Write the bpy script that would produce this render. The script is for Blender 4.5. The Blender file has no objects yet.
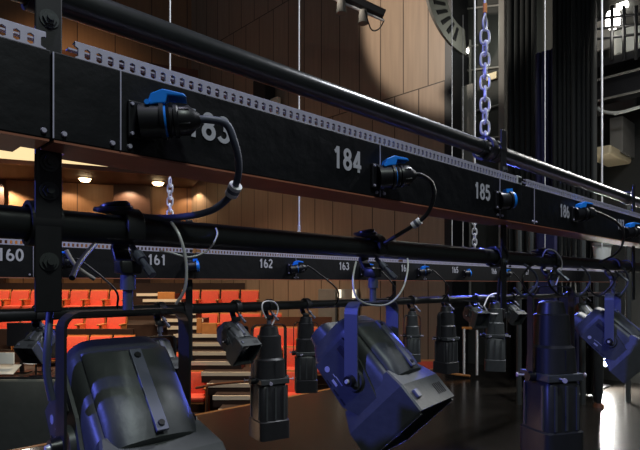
import bpy, bmesh, math, random
from mathutils import Vector, Matrix, Quaternion
random.seed(7)
PI = math.pi
S = bpy.context.scene
COL = S.collection
HOR, F, EYE = 284.0, 530.0, 1.6
CR, SR = 0.720, 0.694            # the camera looks obliquely along the battens

def CW(X, Y, Z=0.0):             # metres right / ahead of the viewpoint -> world
    return Vector((CR*X + SR*Y, -SR*X + CR*Y, Z))
def P(px, py, D):                # point of the plane y = D seen at a picture position
    a = (px-320)/F; s = D/(-SR*a+CR)
    return Vector((s*(CR*a+SR), D, EYE + s*(HOR-py)/F))
def PS(px, py, s):               # point at a given distance ahead
    return CW((px-320)/F*s, s, EYE + s*(HOR-py)/F)

# ------------------------------------------------------------------ camera, world, lights
cd = bpy.data.cameras.new('camera'); cam = bpy.data.objects.new('camera', cd); COL.objects.link(cam)
cam.location = (0, 0, EYE)
cam.rotation_euler = (PI/2, 0, -math.atan2(SR, CR))
cd.sensor_width = 36; cd.lens = F/640*36; cd.shift_y = (HOR-225)/640; cd.clip_start = 0.02; cd.clip_end = 100
S.camera = cam
w = bpy.data.worlds.new('world'); S.world = w; w.use_nodes = True
w.node_tree.nodes['Background'].inputs[0].default_value = (0.55, 0.6, 0.75, 1)
w.node_tree.nodes['Background'].inputs[1].default_value = 0.055
S.view_settings.view_transform = 'Standard'; S.view_settings.look = 'None'
S.view_settings.exposure = 0.15; S.view_settings.gamma = 1.0; S.view_settings.use_curve_mapping = False

def lamp(name, kind, loc, energy, color, target=None, size=0.2, cone=60, blend=0.5, sizey=None):
    l = bpy.data.lights.new(name, kind); l.energy = energy; l.color = color
    if kind == 'AREA':
        l.size = size
        if sizey: l.shape = 'RECTANGLE'; l.size_y = sizey
    else: l.shadow_soft_size = size
    if kind == 'SPOT': l.spot_size = math.radians(cone); l.spot_blend = blend
    o = bpy.data.objects.new(name, l); COL.objects.link(o); o.location = loc
    if target is not None:
        o.rotation_euler = (Vector(target)-Vector(loc)).to_track_quat('-Z', 'Y').to_euler()
    return o
WARM = (1, .74, .48); BLUE = (.10, .14, 1.0); COOL = (.75, .82, 1.0)
# house lights over the seats
for q, (X, Y, e) in enumerate([(-7, 11, 1500), (-3, 10.5, 1300), (-2.9, 9.0, 900), (-9, 9.5, 700)]):
    lamp('house_light', 'SPOT', CW(X, Y, 7.5), e, (1, .76, .52), CW(X, Y+1.2, 0), .5, 75 if q != 2 else 58, .6)
# panelled side wall: added spot, its cone edge standing in for a cast shadow
lamp('added_shadow_edge_spot', 'SPOT', (3.6, 7.5, 8.2), 1150, (1, .90, .78), (9.0, 5.6, 7.6), .15, 50, .2)
lamp('wall_fill_light', 'SPOT', (3.5, 10.5, 4.6), 60, (1, .58, .33), (9.0, 10.0, 3.2), .4, 75, .9)
lamp('rear_wall_light', 'SPOT', CW(-8.5, 11.5, 8.5), 520, WARM, CW(-8, 17, 7.2), .5, 62, .8)
# stage lanterns, wing work light and added fill lights
lamp('blue_stage_light', 'SPOT', (-3.6, 2.3, 3.5), 620, (.14, .17, 1.0), (0.9, 0.9, 1.35), .08, 40, .6)
lamp('blue_stage_light', 'SPOT', (7.5, 3.9, 2.8), 420, BLUE, (2.9, 2.1, 1.2), .1, 50, .6)
lamp('lavender_stage_light', 'SPOT', (0.6, 0.2, 5.5), 190, (.80, .78, 1.0), (1.2, .8, 1.6), .1, 80, .6)
lamp('cool_fill_light', 'AREA', (4.5, 0.6, 5.5), 130, (.9, .93, 1), (3.6, 1.0, 1.5), .3)  # added unseen area light for glints on the pipes and far raceway
lamp('front_fill_light', 'AREA', (0.2, -1.6, 4.8), 42, (.88, 1, .92), (1.1, 0.9, 1.3), .5)  # added unseen fill that brightens the lantern covers from the front
lamp('added_warm_fill', 'SPOT', (0.3, 5.2, 0.1), 35, (1, .62, .4), (0.9, .8, 1.8), .3, 60, .6)  # added low warm fill for the raceway underside and pipe rims
lamp('pipe_highlight_fill', 'AREA', (8.3, 1.0, 4.4), 90, (1, .98, .94), (2.5, .9, 2.4), .12, sizey=2.0)  # added out-of-view strip that draws the highlight along the upper pipe
lamp('wing_work_light', 'AREA', (7.6, 1.2, 4.6), 5, (1, .95, .85), (9.5, 2.6, 3.6), .4)

# ------------------------------------------------------------------ materials
def mat(name, col, rough=.6, metal=0.0, noise=0.0, nscale=30, bump=0.0, spec=.5, emit=None, estr=0):
    m = bpy.data.materials.new(name); m.use_nodes = True
    nt = m.node_tree; b = nt.nodes['Principled BSDF']
    b.inputs['Base Color'].default_value = (*col, 1); b.inputs['Roughness'].default_value = rough
    b.inputs['Metallic'].default_value = metal; b.inputs['Specular IOR Level'].default_value = spec
    if emit: b.inputs['Emission Color'].default_value = (*emit, 1); b.inputs['Emission Strength'].default_value = estr
    if noise or bump:
        tc = nt.nodes.new('ShaderNodeTexCoord'); n = nt.nodes.new('ShaderNodeTexNoise')
        n.inputs['Scale'].default_value = nscale; n.inputs['Detail'].default_value = 4
        nt.links.new(tc.outputs['Object'], n.inputs['Vector'])
        if noise:
            r = nt.nodes.new('ShaderNodeMapRange'); r.inputs['To Min'].default_value = 1-noise; r.inputs['To Max'].default_value = 1+noise
            mx = nt.nodes.new('ShaderNodeVectorMath'); mx.operation = 'SCALE'; mx.inputs[0].default_value = col
            nt.links.new(n.outputs['Fac'], r.inputs['Value']); nt.links.new(r.outputs[0], mx.inputs['Scale'])
            nt.links.new(mx.outputs[0], b.inputs['Base Color'])
        if bump:
            bp = nt.nodes.new('ShaderNodeBump'); bp.inputs['Strength'].default_value = bump; bp.inputs['Distance'].default_value = .01
            nt.links.new(n.outputs['Fac'], bp.inputs['Height']); nt.links.new(bp.outputs[0], b.inputs['Normal'])
    return m

def panel_mat(name, c1, c2, seam, w_, h_, rough=.45, rot=None):
    m = bpy.data.materials.new(name); m.use_nodes = True
    nt = m.node_tree; b = nt.nodes['Principled BSDF']; b.inputs['Roughness'].default_value = rough
    uv = nt.nodes.new('ShaderNodeUVMap'); br = nt.nodes.new('ShaderNodeTexBrick')
    br.inputs['Color1'].default_value = (*c1, 1); br.inputs['Color2'].default_value = (*c2, 1); br.inputs['Mortar'].default_value = (*seam, 1)
    br.inputs['Scale'].default_value = 1; br.inputs['Brick Width'].default_value = w_; br.inputs['Row Height'].default_value = h_
    br.inputs['Mortar Size'].default_value = .014; br.inputs['Mortar Smooth'].default_value = .2; br.offset = 0.37
    nt.links.new(uv.outputs[0], br.inputs['Vector'])
    n = nt.nodes.new('ShaderNodeTexNoise'); n.inputs['Scale'].default_value = 1.0; n.inputs['Detail'].default_value = 5
    mp = nt.nodes.new('ShaderNodeMapping'); mp.inputs['Scale'].default_value = (14, .8, 1)
    nt.links.new(uv.outputs[0], mp.inputs[0]); nt.links.new(mp.outputs[0], n.inputs['Vector'])
    r = nt.nodes.new('ShaderNodeMapRange'); r.inputs['To Min'].default_value = .75; r.inputs['To Max'].default_value = 1.25
    sc = nt.nodes.new('ShaderNodeVectorMath'); sc.operation = 'SCALE'
    nt.links.new(n.outputs['Fac'], r.inputs['Value']); nt.links.new(r.outputs[0], sc.inputs['Scale'])
    nt.links.new(br.outputs['Color'], sc.inputs[0]); nt.links.new(sc.outputs[0], b.inputs['Base Color'])
    return m

M = {}
M['black'] = mat('black_paint', (.012, .012, .014), .45, 0, .3, 60)
M['raceway'] = mat('raceway_black', (.0035, .004, .0055), .55, 0, .35, 25, .15, .25)
M['warm_underside'] = mat('painted_warm_bounce', (.42, .15, .09), .5, 0, .2, 20)  # warm bounce under the raceway, put into the base colour
M['pipe'] = mat('pipe_black', (.018, .020, .020), .30, 0, .3, 40, .05)
M['steel'] = mat('galvanised_steel', (.56, .54, .68), .45, .35, .15, 60)
M['bright'] = mat('bright_zinc', (.80, .80, .82), .35, .3)
M['housing'] = mat('lantern_grey', (.062, .068, .068), .42, .2, .2, 40, .08)
M['housing2'] = mat('lantern_dark', (.022, .023, .024), .38, .1, .2, 40)
M['trim'] = mat('lantern_strip', (.13, .14, .19), .4, .3)
M['rubber'] = mat('rubber', (.01, .01, .012), .35)
M['cable'] = mat('cable_grey', (.07, .08, .12), .5)
M['cableblk'] = mat('cable_black', (.012, .012, .014), .4)
M['blue'] = mat('blue_plastic', (.015, .26, 1.0), .3, 0, 0, 1, 0, .5)
M['white'] = mat('white_label', (.8, .8, .82), .6)
M['figure'] = mat('painted_figures', (.50, .50, .56), .6)
M['glass'] = mat('lens_glass', (.02, .025, .03), .05, 0, 0, 1, 0, .8)
M['wire'] = mat('steel_wire', (.85, .84, .84), .4, .2)
M['orange'] = mat('orange_tape', (.8, .28, .05), .6)
M['red'] = mat('red_upholstery', (.80, .105, .055), .8, 0, .15, 20, .1)
M['seatwood'] = mat('seat_wood', (.62, .25, .07), .45, 0, .2, 8)
M['tread'] = mat('dark_tread', (.035, .016, .010), .6, 0, .3, 6)
M['nosing'] = mat('pale_nosing', (.92, .80, .60), .6)
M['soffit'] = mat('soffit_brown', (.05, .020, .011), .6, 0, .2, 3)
M['wood'] = mat('brown_wood', (.13, .045, .018), .45, 0, .3, 4)
M['stage'] = mat('stage_floor', (.022, .019, .016), .22, 0, .4, 3, .05)
M['curtain'] = mat('black_curtain', (.012, .014, .014), .9, 0, .3, 12)
M['navy'] = mat('navy_cloth', (.015, .015, .07), .8, 0, .2, 10)
M['greywall'] = mat('grey_wall', (.035, .036, .032), .8, 0, .4, 1.5)
M['nosing2'] = mat('pale_grey', (.20, .195, .175), .7)
M['grey'] = mat('mid_grey', (.22, .21, .19), .7, 0, .2, 4)
M['drape'] = mat('desk_cloth', (.085, .095, .088), .9, 0, .2, 10)
M['cream'] = mat('cream_plaster', (.8, .66, .42), .6, 0, 0, 1, 0, .5)
M['glow'] = mat('warm_lamp_glow', (1, .8, .5), .5, emit=(1, .72, .38), estr=14)
M['cove'] = mat('lit_cove', (1, .8, .5), .5, emit=(1, .74, .38), estr=.95)
M['whiteglow'] = mat('white_lamp_glow', (1, 1, 1), .5, emit=(1, .97, .9), estr=12)
M['boothglow'] = mat('booth_strip_glow', (1, 1, 1), .5, emit=(1, .9, .7), estr=1.0)
M['workglow'] = mat('work_lamp_glow', (1, 1, 1), .5, emit=(1, .98, .92), estr=800)
M['paper'] = mat('paper', (.75, .77, .72), .7)
M['wall'] = panel_mat('wall_panelling', (.35, .25, .175), (.31, .22, .15), (.06, .035, .02), .62, 3.4)
M['rearwall'] = panel_mat('rear_panelling', (.34, .17, .075), (.30, .145, .06), (.05, .02, .01), 1.1, 3.2)

# ------------------------------------------------------------------ mesh helpers
class MB:
    def __init__(s): s.b = bmesh.new(); s.uv = None
    def box(s, c, d, R=None, bev=0.0):
        """box with centre c and size d, optionally turned by matrix R"""
        r = bmesh.ops.create_cube(s.b, size=1)
        vs = r['verts']
        for v in vs: v.co = Vector((v.co.x*d[0], v.co.y*d[1], v.co.z*d[2]))
        if bev > 0:
            es = list({e for v in vs for e in v.link_edges})
            q = bmesh.ops.bevel(s.b, geom=es, offset=bev, segments=2, affect='EDGES', profile=.5)
            vs = list({v for f in q['faces'] for v in f.verts} | {v for v in vs if v.is_valid})
        for v in vs:
            if R is not None: v.co = R.to_3x3() @ v.co
            v.co += Vector(c)
        return s
    def cyl(s, a, b, r1, r2=None, n=20, cap=True):
        a, b = Vector(a), Vector(b); r2 = r1 if r2 is None else r2
        q = (b-a).to_track_quat('Z', 'Y')
        A = [s.b.verts.new(a + q @ Vector((r1*math.cos(2*PI*i/n), r1*math.sin(2*PI*i/n), 0))) for i in range(n)]
        B = [s.b.verts.new(b + q @ Vector((r2*math.cos(2*PI*i/n), r2*math.sin(2*PI*i/n), 0))) for i in range(n)]
        for i in range(n): s.b.faces.new((A[i], A[(i+1) % n], B[(i+1) % n], B[i]))
        if cap: s.b.faces.new(A[::-1]); s.b.faces.new(B)
        return s
    def loft(s, rings, cap=True):
        R = [[s.b.verts.new(p) for p in r] for r in rings]; n = len(R[0])
        for k in range(len(R)-1):
            for i in range(n): s.b.faces.new((R[k][i], R[k][(i+1) % n], R[k+1][(i+1) % n], R[k+1][i]))
        if cap: s.b.faces.new(R[0][::-1]); s.b.faces.new(R[-1])
        return s
    def tube(s, pts, r, n=8, smooth=True, closed=False):
        pts = [Vector(p) for p in pts]
        if smooth: pts = spline(pts, closed)
        m = len(pts); rings = []
        nrm = None
        for i, p in enumerate(pts):
            if closed: t = pts[(i+1) % m]-pts[i-1]
            else: t = pts[min(i+1, m-1)]-pts[max(i-1, 0)]
            if t.length < 1e-9: t = Vector((0, 0, 1))
            t.normalize()
            if nrm is None: nrm = t.orthogonal().normalized()
            nrm = (nrm - t*nrm.dot(t)).normalized(); bn = t.cross(nrm)
            rings.append([s.b.verts.new(p + nrm*r*math.cos(2*PI*j/n) + bn*r*math.sin(2*PI*j/n)) for j in range(n)])
        for k in range(m if closed else m-1):
            A, B = rings[k], rings[(k+1) % m]
            for j in range(n): s.b.faces.new((A[j], A[(j+1) % n], B[(j+1) % n], B[j]))
        if not closed: s.b.faces.new(rings[0][::-1]); s.b.faces.new(rings[-1])
        return s
    def ribbon(s, pts, wdir, w_, th):
        """flat bar swept along pts; wdir = width direction"""
        pts = [Vector(p) for p in pts]; wd = Vector(wdir).normalized(); rings = []
        for i, p in enumerate(pts):
            t = (pts[min(i+1, len(pts)-1)]-pts[max(i-1, 0)]).normalized(); nn = t.cross(wd).normalized()
            rings.append([p+wd*w_/2+nn*th/2, p-wd*w_/2+nn*th/2, p-wd*w_/2-nn*th/2, p+wd*w_/2-nn*th/2])
        return s.loft(rings)
    def poly(s, pts, ext):
        """prism: outline pts pushed by ext"""
        return s.loft([[Vector(p) for p in pts], [Vector(p)+Vector(ext) for p in pts]])
    def quad_uv(s, p, w_, h_):
        f = s.b.faces.new([s.b.verts.new(q) for q in p])
        lay = s.b.loops.layers.uv.verify()
        for l, c in zip(f.loops, ((0, 0), (w_, 0), (w_, h_), (0, h_))): l[lay].uv = c
        return s
    def tf(s, mtx):
        bmesh.ops.transform(s.b, matrix=mtx, verts=s.b.verts); return s
    def build(s, name, m, parent=None, smooth=False, bevel=0.0):
        bmesh.ops.recalc_face_normals(s.b, faces=s.b.faces)
        me = bpy.data.meshes.new(name); s.b.to_mesh(me); s.b.free()
        me.materials.append(m)
        if smooth:
            for p in me.polygons: p.use_smooth = True
            try: me.set_sharp_from_angle(angle=math.radians(38))
            except Exception: pass
        o = bpy.data.objects.new(name, me); COL.objects.link(o); o.parent = parent
        if bevel:
            md = o.modifiers.new('bevel', 'BEVEL'); md.width = bevel; md.segments = 2; md.limit_method = 'ANGLE'
        return o

def spline(pts, closed=False, k=6):
    n = len(pts); out = []
    if n < 3: return pts
    rng = n if closed else n-1
    for i in range(rng):
        if closed: p0, p1, p2, p3 = pts[i-1], pts[i], pts[(i+1) % n], pts[(i+2) % n]
        else: p0, p1, p2, p3 = pts[max(i-1, 0)], pts[i], pts[i+1], pts[min(i+2, n-1)]
        for j in range(k):
            t = j/k
            out.append(.5*((2*p1)+(-p0+p2)*t+(2*p0-5*p1+4*p2-p3)*t*t+(-p0+3*p1-3*p2+p3)*t**3))
    if not closed: out.append(pts[-1])
    return out

def tag(o, label, cat, group=None):
    o['label'] = label; o['category'] = cat
    if group: o['group'] = group
    return o
def empty(name, loc, label, cat, group=None, rz=0):
    o = bpy.data.objects.new(name, None); COL.objects.link(o); o.location = loc; o.rotation_euler = (0, 0, rz)
    o.empty_display_size = .05
    return tag(o, label, cat, group)
def struct(o): o['kind'] = 'structure'; return o
def superring(x, hy, hz, e=4.0, n=28, cz=0.0):
    r = []
    for i in range(n):
        a = 2*PI*i/n; c, s_ = math.cos(a), math.sin(a)
        r.append(Vector((x, hy*math.copysign(abs(c)**(2/e), c), cz+hz*math.copysign(abs(s_)**(2/e), s_))))
    return r

# ================================================================== THE SETTING
# stage floor and its front edge
mb = MB(); mb.box((2.0, -.15, -.15), (16.5, 11.7, .3))
struct(mb.build('floor', M['stage']))
mb = MB(); mb.box((2.0, 5.72, -.12), (16.5, .06, .25))
struct(mb.build('trim_1', M['seatwood'], bevel=.01))
mb = MB(); mb.box((2.0, 5.68, -.75), (16.5, .06, 1.0))
struct(mb.build('trim_2', M['wood']))
# panelled side wall of the house
mb = MB(); mb.quad_uv([(9.0, 5.8, -1.2), (9.0, 18, -1.2), (9.0, 18, 13), (9.0, 5.8, 13)], 12.2, 14.2)
mb.box((9.16, 11.9, 5.9), (.3, 12.2, 14.2))
struct(mb.build('wall_right', M['wall']))
# rear wall under and above the balcony
A_, B_ = CW(-16, 14.08), CW(-3.2, 17.6)
L_ = (B_-A_).length
mb = MB(); mb.quad_uv([(A_.x, A_.y, -1.2), (B_.x, B_.y, -1.2), (B_.x, B_.y, 13), (A_.x, A_.y, 13)], L_, 14.2)
struct(mb.build('wall_back', M['rearwall']))
# wing wall of the stage house
mb = MB(); mb.box((9.75, -.3, 6), (.3, 12.0, 12.6))
struct(mb.build('wall_stage', M['greywall']))
mb = MB(); mb.box((9.35, 5.72, 6.4), (.7, .16, 12.8))
struct(mb.build('trim_3', M['black']))

# balcony edge beam, soffit and cove
def slab(name, p0, p1, depth, z0, z1, m, kind=True, bev=0):
    """p0,p1: ends of the front edge seen from the stage; pushed back by depth"""
    p0, p1 = Vector(p0), Vector(p1); d = (p1-p0).normalized(); n = Vector((-d.y, d.x, 0))
    if n.y < 0: n = -n
    q = [p0, p1, p1+n*depth, p0+n*depth]
    mb = MB(); mb.poly([(v.x, v.y, z0) for v in q], (0, 0, z1-z0))
    o = mb.build(name, m, bevel=bev)
    return struct(o) if kind else o
bl, br_ = CW(-13, 11.5), CW(-3.4, 15.45)
slab('trim_4', bl, br_, .12, 4.68, 4.80, M['wood'])
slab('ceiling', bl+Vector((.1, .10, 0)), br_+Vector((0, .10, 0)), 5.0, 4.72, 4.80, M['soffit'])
slab('trim_5', bl+Vector((.4, .5, 0)), br_+Vector((.1, .5, 0)), .25, 4.80, 5.55, M['cream'])
slab('trim_6', bl+Vector((.3, .38, 0)), br_+Vector((.1, .38, 0)), .10, 4.81, 5.50, M['cove'])
slab('wall_balcony', bl+Vector((.4, .45, 0)), br_+Vector((.1, .45, 0)), .3, 5.50, 8.0, M['wood'])
rw = lambda X: 15.85+.275*(X+9.57)
for px, w_ in ((2, .9), (50, .35), (128, 1.1), (196, .5)):
    X = (px-320)/F*16.4
    c = CW(X, rw(X)-.06)
    mb = MB(); mb.box((c.x, c.y, 1.7), (w_, .24, 6.2), Matrix.Rotation(-math.atan2(SR, CR)+.268, 4, 'Z'))
    struct(mb.build('trim_7', M['rearwall']))
# recessed downlights
for px, s_, lab in ((85, 15.6, 'round warm downlight in the dark soffit, left of the chain'), (158, 16.2, 'round warm downlight in the dark soffit, beside the hanging chain')):
    c = CW((px-320)/F*s_, s_, 4.71)
    r = empty('downlight', c, lab, 'ceiling light', 'downlights under the balcony')
    MB().cyl((0, 0, -.02), (0, 0, .01), .19, .19).build('bezel', M['cream'], r)
    MB().cyl((0, 0, -.09), (0, 0, -.021), .12, .17).build('diffuser', M['glow'], r)
for X, e in ((-9.45, 300), (-7.7, 50), (-5.9, 110), (-4.1, 40)):
    lamp('downlight_beam', 'SPOT', CW(X, rw(X)-.55, 4.64), e, WARM, CW(X, rw(X)-.2, 0), .05, 128, .35)

# tiers the seat rows stand on, seen across the house
def tier(Y0, Y1, z, X0, X1):
    q = [CW(X0, Y0), CW(X1, Y0), CW(X1, Y1), CW(X0, Y1)]
    mb = MB(); mb.poly([(v.x, v.y, -1.2) for v in q], (0, 0, z+1.2))
    struct(mb.build('floor', M['tread']))
ROWS = [(14.0, 1.43), (12.9, .84), (11.8, .64), (11.0, .31), (10.0, -.06)]

def seat(px, Y, ztop, rz=0.0, label='', group='red seats'):
    """folding seat; ztop = top of the backrest"""
    z0 = ztop-.86
    c = CW((px-320)/F*Y, Y, z0)
    yaw = -math.atan2(SR, CR)+rz
    r = empty('theatre_seat', c, label, 'seat', group, yaw)
    return r
def fill_seat(r):
    MB().box((0, .22, .60), (.47, .07, .50), Matrix.Rotation(math.radians(-10), 4, 'X'), .03).build('backrest', M['red'], r, True)
    MB().box((0, -.01, .42), (.45, .40, .09), None, .03).build('cushion', M['red'], r, True)
    MB().box((0, .275, .58), (.48, .02, .60), Matrix.Rotation(math.radians(-10), 4, 'X')).build('back_shell', M['seatwood'], r)
    MB().box((0, -.02, .355), (.44, .36, .03), None, .01).build('cushion_pan', M['seatwood'], r)
    for s_ in (-1, 1):
        mb = MB(); mb.box((s_*.24, .05, .30), (.03, .30, .60)); mb.box((s_*.24, .0, .615), (.045, .42, .035), None, .01)
        mb.build('armrest', M['seatwood'], r)
proto = None
def place_seat(px, Y, ztop, label, group, rz=0.0):
    global proto
    r = seat(px, Y, ztop, rz, label, group)
    if proto is None:
        fill_seat(r); proto = r; proto['_'] = 1; del proto['_']
    else:
        for ch in PROTO_CH:
            c = ch.copy(); COL.objects.link(c); c.parent = r
    return r
def row(px0, px1, Y, ztop, where, skip=(), drz=0.0, dY=0.0):
    global PROTO_CH
    px = px0; step = .53*F/Y; k = 0
    names = ['first', 'second', 'third', 'fourth', 'fifth', 'sixth', 'seventh', 'eighth', 'ninth', 'tenth', 'eleventh', 'twelfth', 'thirteenth', 'fourteenth', 'fifteenth']
    while px <= px1:
        if not any(a <= px <= b for a, b in skip):
            place_seat(px, Y+dY*k, ztop, f'red folding seat, {names[k]} from the left {where}', 'red theatre seats '+where, drz)
            if not PROTO_CH: PROTO_CH = list(proto.children)
            k += 1
        px += step
PROTO_CH = []

tier(13.4, 16.6, .57, -13, -1.4)
tier(12.3, 13.4, -.02, -12.5, -.5)
tier(11.35, 12.3, -.22, -11.5, .4)
tier(10.4, 11.35, -.55, -11, .9)
tier(9.3, 10.4, -.92, -10, 1.0)
row(-5, 130, 14.0, 1.43, 'in the top row left of the stairs')
row(188, 268, 13.9, 1.43, 'in the top row right of the stairs')
row(4, 132, 12.9, .86, 'in the second row left of the stairs')
row(206, 290, 12.9, .87, 'in the second row right of the stairs')
row(48, 120, 11.8, .42, 'in the third row left of the stairs')
row(262, 318, 11.7, .62, 'in the third row right of the stairs')
row(268, 343, 10.9, .27, 'in the fourth row right of the stairs')
row(170, 176, 10.6, .18, 'beside the foot of the stairs, upper of two')
row(194, 196, 9.8, -.06, 'beside the foot of the stairs, nearer the stage')
row(262, 300, 10.2, -.12, 'in the front row right of the stairs')
for k, px in enumerate((403, 433)):
    place_seat(px, 10.1, .10, 'red folding theatre seat low beyond the stage edge, ' + ('nearest the grey spotlight' if k == 0 else 'right-hand one of the pair'), 'red seats beyond the stage edge')
# stair
for k in range(14):
    f = k/13; px = 156+f*88+(4 if k > 9 else 0); Y = 13.6-f*4.9; z = 1.36-f*1.80
    c = CW((px-320)/F*Y, Y, z)
    R = Matrix.Rotation(-math.atan2(SR, CR), 4, 'Z')
    st = empty('stair_step', c, '', 'stair step', 'steps of the aisle stair between the red seats', -math.atan2(SR, CR))
    st['label'] = ['dark step with pale edge at the top of the aisle stair', 'second step from the top of the aisle stair'][k] if k < 2 else (
        'lowest step with pale edge of the aisle stair, beside the stage edge' if k == 13 else
        f"{['third','fourth','fifth','sixth','seventh','eighth','ninth','tenth','eleventh','twelfth','thirteenth'][k-2]} dark step with pale edge down the aisle stair")
    MB().box((0, .25, -.10), (.95, .62, .19)).build('tread', M['tread'], st)
    MB().box((0, -.065, -.032), (.95, .03, .07)).build('nosing', M['nosing'], st)
# partition with end panels
def cam_box(name, px0, px1, Y, y0, y1, depth, m, bev=0, parent=None):
    X0, X1 = (px0-320)/F*Y, (px1-320)/F*Y; z1, z0 = EYE+Y*(HOR-y0)/F, EYE+Y*(HOR-y1)/F
    c = CW((X0+X1)/2, Y+depth/2, (z0+z1)/2)
    mb = MB(); mb.box(c, (X1-X0, depth, z1-z0), Matrix.Rotation(-math.atan2(SR, CR), 4, 'Z'))
    return mb.build(name, m, parent, bevel=bev)
struct(cam_box('wall_parapet', 232, 332, 12.25, 317, 400, .08, M['wood']))
struct(cam_box('wall_parapet', -30, 133, 12.35, 329, 345, .08, M['tread']))
struct(cam_box('wall_parapet', -120, 300, 15.2, 283, 345, .12, M['tread']))
for px, Y, y0, y1, w_, lab in ((209, 11.4, 323, 341, 15, 'small orange wood panel behind the aisle stair steps'), (166, 13.3, 292, 306, 17, 'pale orange wood end panel at the top of the stairs'), (199, 11.6, 318, 345, 5, 'narrow orange wood post beside the stair end panel')):
    tag(cam_box('end_panel', px-w_/2, px+w_/2, Y, y0, y1, .06, M['seatwood'], .01), lab, 'panel', 'wood end panels by the stair')
# handrail at the foot of the stair
r = empty('handrail', PS(222, 405, 9.0), 'thin dark handrail across the foot of the aisle stair', 'handrail')
o_ = Vector(r.location)
MB().tube([PS(196, 388, 9.3)-o_, PS(218, 384, 9.2)-o_, PS(252, 381, 9.1)-o_], .022, 8).build('rail', M['wood'], r, True)
MB().tube([PS(207, 386, 9.2)-o_, PS(207, 412, 9.2)-o_], .02, 8, False).build('post', M['wood'], r, True)
# doors / grey panels on the side wall
def wall_box(name, px0, px1, y0, y1, m, t=8.93, th=.06, parent=None):
    def hit(px, py):
        a = (px-320)/F; s = t/(CR*a+SR); return Vector((t, s*(-SR*a+CR), EYE+s*(HOR-py)/F))
    a, b = hit(px0, y0), hit(px1, y1)
    mb = MB(); mb.box((t, (a.y+b.y)/2, (a.z+b.z)/2), (th, abs(a.y-b.y), abs(a.z-b.z)))
    return mb.build(name, m, parent, bevel=.01)
struct(wall_box('door_1', 319, 336, 289, 330, M['grey']))
struct(wall_box('door_2', 340, 358, 289, 330, M['grey']))
for px, lab in ((339.5, 'short bright light strip on the grey panel, left one'), (354, 'short bright light strip on the grey panel, right one')):
    tag(wall_box('light_strip', px-1.4, px+1.4, 289.5, 298, M['boothglow'], 8.85, .04), lab, 'light', 'bright strips by the grey doors')
r = empty('wall_speaker', (8.7, 0, 0), 'black wall loudspeaker beside a pale bracket on the brown panelled wall', 'loudspeaker')
r.location = (0, 0, 0)
wall_box('cabinet', 258, 270, 83, 112, M['black'], 8.78, .34, r)
wall_box('bracket', 271, 279, 100, 116, M['nosing'], 8.85, .12, r)
# stage-lighting bar high on the panelled wall
r = empty('lighting_bar', (0, 0, 0), 'black bar of lamps with a loop of cable high on the panelled wall', 'lighting bar')
p0, p1 = P(318, -16, 6.6), P(384, 15, 5.9)
MB().tube([p0, p1], .09, 8, False).build('bar', M['black'], r)
MB().tube([p0-Vector((0, 0, .14)), p1-Vector((0, 0, .10))], .022, 8, False).build('tube', M['bright'], r)
for f in (.35, .68):
    q = p0.lerp(p1, f)
    MB().cyl(q-Vector((0, 0, .1)), q-Vector((0, 0, .32)), .07, .09).build('lamp_can', M['grey'], r, True)
MB().tube([p1+Vector((-.5, 0, -.1)), p1+Vector((-.35, 0, -.36)), p1+Vector((-.15, 0, -.3)), p1+Vector((0, 0, -.1))], .012, 6).build('cable_loop', M['rubber'], r)
# fan-shaped slatted bracket at the top of the proscenium
r = empty('slatted_arch', (0, 0, 0), 'grey fan-shaped slatted corner piece at the top of the panelled wall', 'bracket')
cz, cy = EYE + 9.9*(HOR+8)/F, 5.74
cx = P(458, 0, 5.7).x
def arc(r0, r1, a0, a1, n, y, ext):
    pts = [(cx+1.4*r0*math.cos(math.radians(a0+(a1-a0)*i/n)), y, cz+r0*math.sin(math.radians(a0+(a1-a0)*i/n))) for i in range(n+1)]
    pts += [(cx+1.4*r1*math.cos(math.radians(a1+(a0-a1)*i/n)), y, cz+r1*math.sin(math.radians(a1+(a0-a1)*i/n))) for i in range(n+1)]
    return MB().poly(pts, (0, ext, 0))
arc(.40, .90, 172, 275, 16, 5.58, .05).build('arch_plate', M['nosing2'], r)
for k in range(6):
    a = 184+k*13
    arc(.50, .78, a, a+5, 2, 5.56, .03).build('slot', M['black'], r)

# ================================================================== BATTENS
numh = .046
def _arc(cx, cz, rx, rz, a0, a1, n=12):
    return [(cx+rx*math.cos(math.radians(a0+(a1-a0)*i/n)), cz+rz*math.sin(math.radians(a0+(a1-a0)*i/n))) for i in range(n+1)]
STROKES = {
 '0': [_arc(.29, .5, .21, .42, 0, 360, 24)],
 '1': [[(.12, .74), (.22, .80), (.32, .96)], [(.32, 0), (.32, 1)]],
 '2': [_arc(.29, .71, .20, .21, 165, -35, 12)+[(.08, .08)], [(.04, .075), (.53, .075)]],
 '3': [_arc(.27, .72, .20, .20, 150, -90, 12), _arc(.27, .30, .22, .225, 90, -155, 12)],
 '4': [[(.40, 0), (.40, 1)], [(.40, .93), (.07, .30)], [(.02, .27), (.56, .27)]],
 '5': [[(.13, .93), (.50, .93)], [(.15, .97), (.10, .50)], _arc(.27, .34, .22, .265, 130, -150, 14)],
 '6': [_arc(.29, .31, .21, .235, 0, 360, 20), _arc(.36, .36, .28, .565, 105, 185, 8)],
 '7': [[(.04, .925), (.54, .925)], [(.48, .90), (.30, .50), (.20, 0)]],
 '8': [_arc(.29, .73, .18, .195, 0, 360, 20), _arc(.29, .29, .21, .22, 0, 360, 20)]}
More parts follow.
